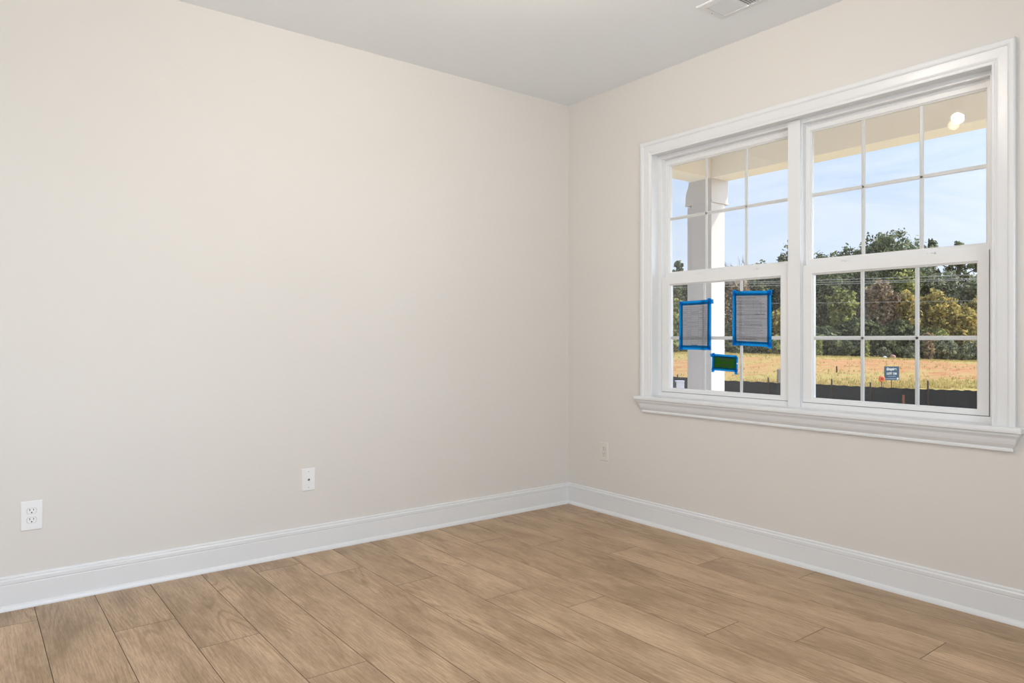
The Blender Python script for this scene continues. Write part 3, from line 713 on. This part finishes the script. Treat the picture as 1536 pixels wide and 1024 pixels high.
# orange marker roll beside the sign
x, y, _ = W2(1322.5, 27.2, 0); e = empty('orange_marker', (x, y, gz(x, y))); tag(e, 'round orange marker with a red centre standing left of the blue sign', 'marker')
cz_ = zat(568, 27.2)
b = MB(); prof = [(.045, -.03), (.085, -.05), (.115, -.03), (.12, 0), (.115, .03), (.085, .05), (.045, .03)]; b.lathe((x, y, cz_), tuple(ny), prof, 20); b.build('ring', M['orange'], e, smooth=True)
b = MB(); b.lathe((x, y, cz_), tuple(ny), [(0, -.02), (.045, -.02), (.045, .045), (0, .055)], 14); b.build('core', M['red'], e)
b = MB(); b.tube([(x, y, gz(x, y) - .05), (x, y, cz_ - .10)], .014, 6); b.build('stake', M['stake'], e)
# two small things by the tree line
def lump(name, label, cat, px, depth, r, m, sq=.7, seed=1):
    x, y, _ = W2(px, depth, 0); z = gz(x, y); rr = random.Random(seed); bm = bmesh.new(); bmesh.ops.create_icosphere(bm, subdivisions=2, radius=r)
    for v in bm.verts: v.co *= rr.uniform(.85, 1.1); v.co.z = v.co.z * sq + r * sq * .8
    me = bpy.data.meshes.new(name); bm.to_mesh(me); bm.free(); me.materials.append(m); o = bpy.data.objects.new(name, me); COL.objects.link(o); o.location = (x, y, z); tag(o, label, cat); return o
lump('boulder', 'pinkish boulder at the foot of the trees between two round shrubs', 'boulder', 1339, 60.5, .27, M['rock'], .8)
lump('stone', 'small pale stone at the foot of the trees, left of the pinkish boulder', 'stone', 1327.5, 59, .16, M['signwhite'], .8, 3)

# overhead wires in front of the trees
for i, (ya, yb, dd) in enumerate(((420.5, 412.0, 34), (423.8, 417.5, 34), (427, 419.5, 34), (454.5, 451, 36))):
    b = MB(); pts = []
    for k in range(41):
        px = 900 + k * 17.5; py = ya + (yb - ya) * (px - 1223) / (1464 - 1223); py += 3.2 * ((px - 1340) / 260) ** 2 * -1 * .5
        pts.append(W2(px, dd, zat(py, dd)))
    b.tube(pts, .0085 if i < 3 else .006, 5); o = b.build('overhead_wire', M['wire']); recenter(o)
    tag(o, ['topmost of the overhead wires crossing in front of the trees', 'middle one of the three closely spaced overhead wires before the trees', 'lowest of the three closely spaced overhead wires before the trees', 'thin faint overhead wire well below the three others'][i], 'wire', 'overhead wires in front of the trees')

# ------------------------------------------------------------------ trees
def crown_mesh(name, blobs, n, size, seed, m, thin=1.0):
    """leaf-cluster faces scattered in a shell of several blobs"""
    g = np.random.default_rng(seed); bl = np.array(blobs, dtype=float)        # cx cy cz rx ry rz
    wts = (bl[:, 3] * bl[:, 5]); wts = wts / wts.sum(); idx = g.choice(len(bl), n, p=wts); B = bl[idx]
    d = g.normal(size=(n, 3)); d /= np.linalg.norm(d, axis=1)[:, None]
    # clumps: small sub-blobs
    K = 26; cd = g.normal(size=(len(bl) * K, 3)); cd /= np.linalg.norm(cd, axis=1)[:, None]
    pick = idx * K + g.integers(0, K, n); base = cd[pick] * (g.uniform(.55, 1.0, len(bl) * K)[pick])[:, None]
    off = d * (g.random(n) ** .4 * .34)[:, None]
    c = B[:, :3] + (base + off) * B[:, 3:6]
    nn = g.normal(size=(n, 3)) * .7 + d; nn /= np.linalg.norm(nn, axis=1)[:, None]
    u = np.cross(nn, g.normal(size=(n, 3))); u /= np.linalg.norm(u, axis=1)[:, None]; v = np.cross(nn, u)
    s = (g.uniform(.5, 1.25, n) * size)[:, None]
    V = np.stack([c - u * s, c + v * s * .55, c + u * s, c - v * s * .55], axis=1).reshape(-1, 3)
    me = bpy.data.meshes.new(name); me.vertices.add(n * 4); me.loops.add(n * 4); me.polygons.add(n)
    me.vertices.foreach_set('co', V.astype(np.float32).ravel()); me.loops.foreach_set('vertex_index', np.arange(n * 4, dtype=np.int32))
    me.polygons.foreach_set('loop_start', np.arange(0, n * 4, 4, dtype=np.int32)); me.update(); me.validate()
    at = me.attributes.new('tint', 'FLOAT', 'FACE'); tt = np.clip(g.normal(.45, .24, n) + g.normal(0, .24, len(bl) * K)[pick], 0, 1)
    at.data.foreach_set('value', tt.astype(np.float32)); me.materials.append(m); return me
def trunk_mb(h, r, seed, nb=7, spread=.35):
    rr = random.Random(seed); b = MB(); pts = [(rr.uniform(-.02, .02) * h * (i / 5), rr.uniform(-.02, .02) * h * (i / 5), h * i / 5) for i in range(6)]
    b.tube(pts, [r * (1 - .8 * i / 5) + .01 for i in range(6)], 8)
    for k in range(nb):
        z = h * rr.uniform(.3, .9); a = rr.uniform(0, 2*PI); L_ = h * spread * rr.uniform(.5, 1)
        p0 = Vector((0, 0, z)); p1 = p0 + Vector((math.cos(a) * L_ * .5, math.sin(a) * L_ * .5, L_ * .25)); p2 = p0 + Vector((math.cos(a) * L_, math.sin(a) * L_, L_ * .6))
        b.tube([p0, p1, p2], [r * .35, r * .22, r * .06], 5)
    return b
def tree(name, label, cat, px, depth, ytop, wpx, kind, style, n, seed, group=None, size=.15, low=.1):
    x, y, _ = W2(px, depth, 0); z = gz(x, y); h = zat(ytop, depth) - z; rad = wpx / F * depth / 2; rr = random.Random(seed)
    e = empty(name, (x, y, z)); tag(e, label, cat, group)
    bl = []
    if style == 'round':
        for k in range(9):
            zz = rr.uniform(low + .12, .82); q = math.sin(PI * min(1, (zz - low) / (1 - low) * .9 + .05)) ** .6
            a = rr.uniform(0, 2*PI); ro = rad * .55 * q * rr.uniform(.3, 1); bl.append((math.cos(a)*ro, math.sin(a)*ro, zz*h, rad*.55, rad*.55, h*.17))
        bl.append((0, 0, h*.86, rad*.45, rad*.45, h*.135))
        for k in range(4): a = rr.uniform(0, 2*PI); bl.append((math.cos(a)*rad*.5, math.sin(a)*rad*.5, h*rr.uniform(.74, .86), rad*.38, rad*.38, h*.085))
        bl.append((0, 0, h*.5, rad*.8, rad*.8, h*(.5 - low) * .95)); bl.append((0, 0, h*(low+.18), rad*.85, rad*.85, h*.17))
    elif style == 'pine':
        for k in range(12):
            zz = rr.uniform(low + .2, .93); a = rr.uniform(0, 2*PI); ro = rad * .65 * (1.15 - zz) ** .5 * rr.uniform(.2, 1)
            bl.append((math.cos(a)*ro, math.sin(a)*ro, zz*h, rad*.42, rad*.42, h*.065))
        bl.append((0, 0, h*.94, rad*.25, rad*.25, h*.06))
    elif style == 'column':
        for k in range(6): bl.append((0, 0, h*(.12 + .16*k), rad*.8, rad*.8, h*.13))
        bl.append((0, 0, h*.93, rad*.5, rad*.5, h*.07))
    elif style == 'shrub':
        bl = [(0, 0, h*.5, rad, rad, h*.48), (0, 0, h*.3, rad*.85, rad*.85, h*.3)]
    me = crown_mesh('crown', bl, n, size, seed, L[kind]); c = bpy.data.objects.new('crown', me); COL.objects.link(c); c.parent = e
    t = trunk_mb(h * .86, max(.05, h * .018), seed).build('trunk', M['bark']); t.parent = e
    return e
def bare(px, depth, ytop, wpx, seed, label):
    x, y, _ = W2(px, depth, 0); z = gz(x, y); h = zat(ytop, depth) - z; rad = wpx / F * depth / 2; rr = random.Random(seed)
    e = empty('bare_tree', (x, y, z)); tag(e, label, 'tree')
    b = MB(); b.tube([(0, 0, 0), (.1, 0, h*.25), (0, .1, h*.5)], [.22, .17, .12], 8); b.build('trunk', M['greybark'], None).parent = e
    b = MB()
    def br(p, d, l, r, lev):
        q = p + d * l; mid = p + d * l * .5 + Vector((rr.uniform(-1, 1), rr.uniform(-1, 1), rr.uniform(-.3, 1))) * l * .06
        b.tube([p, mid, q], [r, r*.8, r*.55], 5)
        if lev == 0: return
        for k in range(3 if lev > 1 else 4):
            nd = (d + Vector((rr.uniform(-.75, .75), rr.uniform(-.75, .75), rr.uniform(-.1, .7)))).normalized(); br(p + d * l * rr.uniform(.45, 1), nd, l * rr.uniform(.55, .8), r * .55, lev - 1)
    for k in range(6):
        a = k * 1.05; br(Vector((0, 0, h*(.3 + .04*k))), Vector((math.cos(a)*.55, math.sin(a)*.55, 1)).normalized(), h*.24, .085, 4)
    o = b.build('branches', M['greybark'], None); o.parent = e
    zs = max(v.co.z for v in o.data.vertices); s = h / zs; o.data.transform(Matrix.Diagonal((s, s, s, 1)))

T = [  # px, depth, top y, width px, kind, style, leaves, label
 (1338, 76, 344, 112, 'pine', 'round', 19000, 'tallest dark green tree, rounded crown above the centre of the right window'),
 (1370, 80, 356, 76, 'blue', 'round', 10000, 'grey-green tree leaning against the right side of the tallest crown'),
 (1277, 78, 363, 94, 'pine', 'round', 15000, 'green tree left of the tallest crown, showing above the rail'),
 (1242, 80, 380, 84, 'dark', 'round', 10000, 'dark tree sloping down at the left end of the right window'),
 (1397, 82, 358, 34, 'pine', 'pine', 4500, 'thin pine whose small crown peeks up right of the tallest tree'),
 (1438, 80, 362, 56, 'pine', 'pine', 6500, 'open-branched pine at the right with sky showing between its boughs'),
 (1472, 82, 384, 52, 'pine', 'pine', 6000, 'open-branched pine at the far right edge of the right window'),
 (1418, 74, 402, 80, 'blue', 'round', 12000, 'broad grey-green tree below the open-branched pines'),
 (1466, 72, 412, 70, 'blue', 'round', 10000, 'grey-green tree at the far right, behind the yellow foliage'),
 (1186, 78, 362, 52, 'pine', 'round', 8000, 'dark pine half hidden by the white post between the two windows'),
 (1143, 80, 388, 34, 'pine', 'round', 5000, 'small green treetop right of the bare tree'),
 (1018, 78, 391, 46, 'pine', 'pine', 6000, 'ragged green treetop left of the porch column'),
 (990, 78, 400, 60, 'dark', 'round', 6000, 'dark tree at the left edge of the left window'),
 (1040, 74, 416, 70, 'dark', 'round', 7000, 'dark tree mostly hidden behind the porch column'),
 (1098, 73, 410, 64, 'brown', 'round', 9000, 'brownish tree just right of the porch column'),
 (1112, 84, 398, 90, 'dark', 'round', 9000, 'dark tree in the gap between the bare tree and the dark olive one'),
 (1004, 72, 404, 50, 'dark', 'round', 6000, 'dark tree in the leftmost pane above the olive tree'),
 (1130, 75, 404, 70, 'dark', 'round', 9000, 'dark olive tree behind the taped printed form'),
 (1165, 76, 400, 70, 'dark', 'round', 9000, 'dark tree at the right side of the left window'),
 (1245, 71, 402, 84, 'dark', 'round', 12000, 'very dark tree filling the left panes of the right window'),
 (1290, 73, 398, 80, 'dark', 'round', 11000, 'dark tree behind the russet foliage in the right window'),
 (1350, 74, 396, 80, 'olive', 'round', 11000, 'olive green tree in the shade below the tallest crown'),
 (1262, 66, 434, 50, 'olive', 'round', 8000, 'olive tree in front of the dark trees, left part of right window'),
 (1322, 66, 420, 72, 'brown', 'round', 12000, 'russet brown tree in the middle panes of the right window'),
 (1362, 65, 434, 40, 'yellow', 'round', 7000, 'slim yellow tree between the russet tree and the broad yellow one'),
 (1404, 65, 434, 62, 'yellow', 'round', 11000, 'broad golden yellow tree in the right panes'),
 (1438, 64, 456, 54, 'yellow', 'round', 9000, 'lower yellow tree right of the broad golden one'),
 (1472, 65, 446, 50, 'yellow', 'round', 8000, 'yellow tree at the right edge of the right window'),
 (1170, 66, 462, 34, 'yellow', 'round', 5000, 'yellow tree right of the taped printed form'),
 (1016, 66, 448, 38, 'olive', 'round', 6000, 'olive tree in the leftmost pane, left of the gridded sheet'),
 (1120, 66, 470, 70, 'dark', 'round', 8000, 'low dark tree behind the taped printed form'),
 (1232, 64, 490, 60, 'dark', 'round', 9000, 'low dark bushy tree at the lower left of the right window'),
 (1290, 64, 478, 64, 'dark', 'round', 9000, 'low dark bushy tree below the russet foliage'),
 (1350, 64, 482, 60, 'dark', 'round', 9000, 'low dark bushy tree below the slim yellow tree'),
 (1395, 63, 492, 50, 'olive', 'round', 7000, 'low olive bushy tree below the broad golden tree'),
]
for i, (px, d, yt, wpx, kind, style, n, lab) in enumerate(T):
    tree('pine_tree' if style == 'pine' else 'leafy_tree', lab, 'tree', px, d, yt, wpx, kind, style, n, 100 + i, 'trees behind the clay field', size=.19 if style != 'pine' else .17, low=.02 if yt > 440 else .08)
bare(1103, 80, 382, 34, 11, 'leafless grey tree showing bare twigs right of the porch column')
SH = [
 (1326, 61, 520, 16, 'blue', 'shrub', 1500, 'round pale green shrub left of the pinkish boulder'),
 (1366, 61, 520.5, 17, 'blue', 'shrub', 1500, 'round pale green shrub right of the pinkish boulder'),
 (1228, 61, 505, 11, 'olive', 'column', 1300, 'narrow upright olive shrub at the left end of the right window'),
 (1298, 61, 508, 14, 'olive', 'column', 1600, 'narrow upright olive shrub beside the left grille bar of right window'),
 (1393, 61, 500, 18, 'brown', 'column', 2200, 'narrow russet shrub at the second grille bar of the right window'),
 (1418, 61.5, 506, 34, 'blue', 'shrub', 3200, 'wide grey-green shrub right of the narrow russet one'),
 (1444, 61.2, 516, 26, 'blue', 'shrub', 2200, 'grey-green shrub second from the right window edge'),
 (1466, 61.5, 508, 32, 'blue', 'shrub', 3000, 'grey-green shrub at the right edge of the right window'),
 (1100, 62, 506, 34, 'dark', 'shrub', 2600, 'dark shrub behind the field, right of the porch column'),
 (1140, 62, 508, 40, 'dark', 'shrub', 3000, 'dark shrub behind the field below the taped printed form'),
 (1172, 62, 504, 30, 'olive', 'shrub', 2400, 'olive shrub behind the field at the right edge of left window'),
 (1018, 62, 503, 36, 'olive', 'shrub', 2600, 'olive shrub behind the field left of the porch column'),
 (1258, 62.5, 506, 40, 'dark', 'shrub', 3000, 'dark shrub between the two narrow olive shrubs'),
 (1345, 62.5, 504, 40, 'dark', 'shrub', 3000, 'dark shrub behind the pinkish boulder'),
]
for i, (px, d, yt, wpx, kind, style, n, lab) in enumerate(SH):
    tree('shrub', lab, 'shrub', px, d, yt, wpx, kind, style, n, 300 + i, 'shrubs at the foot of the trees', size=.12, low=0)
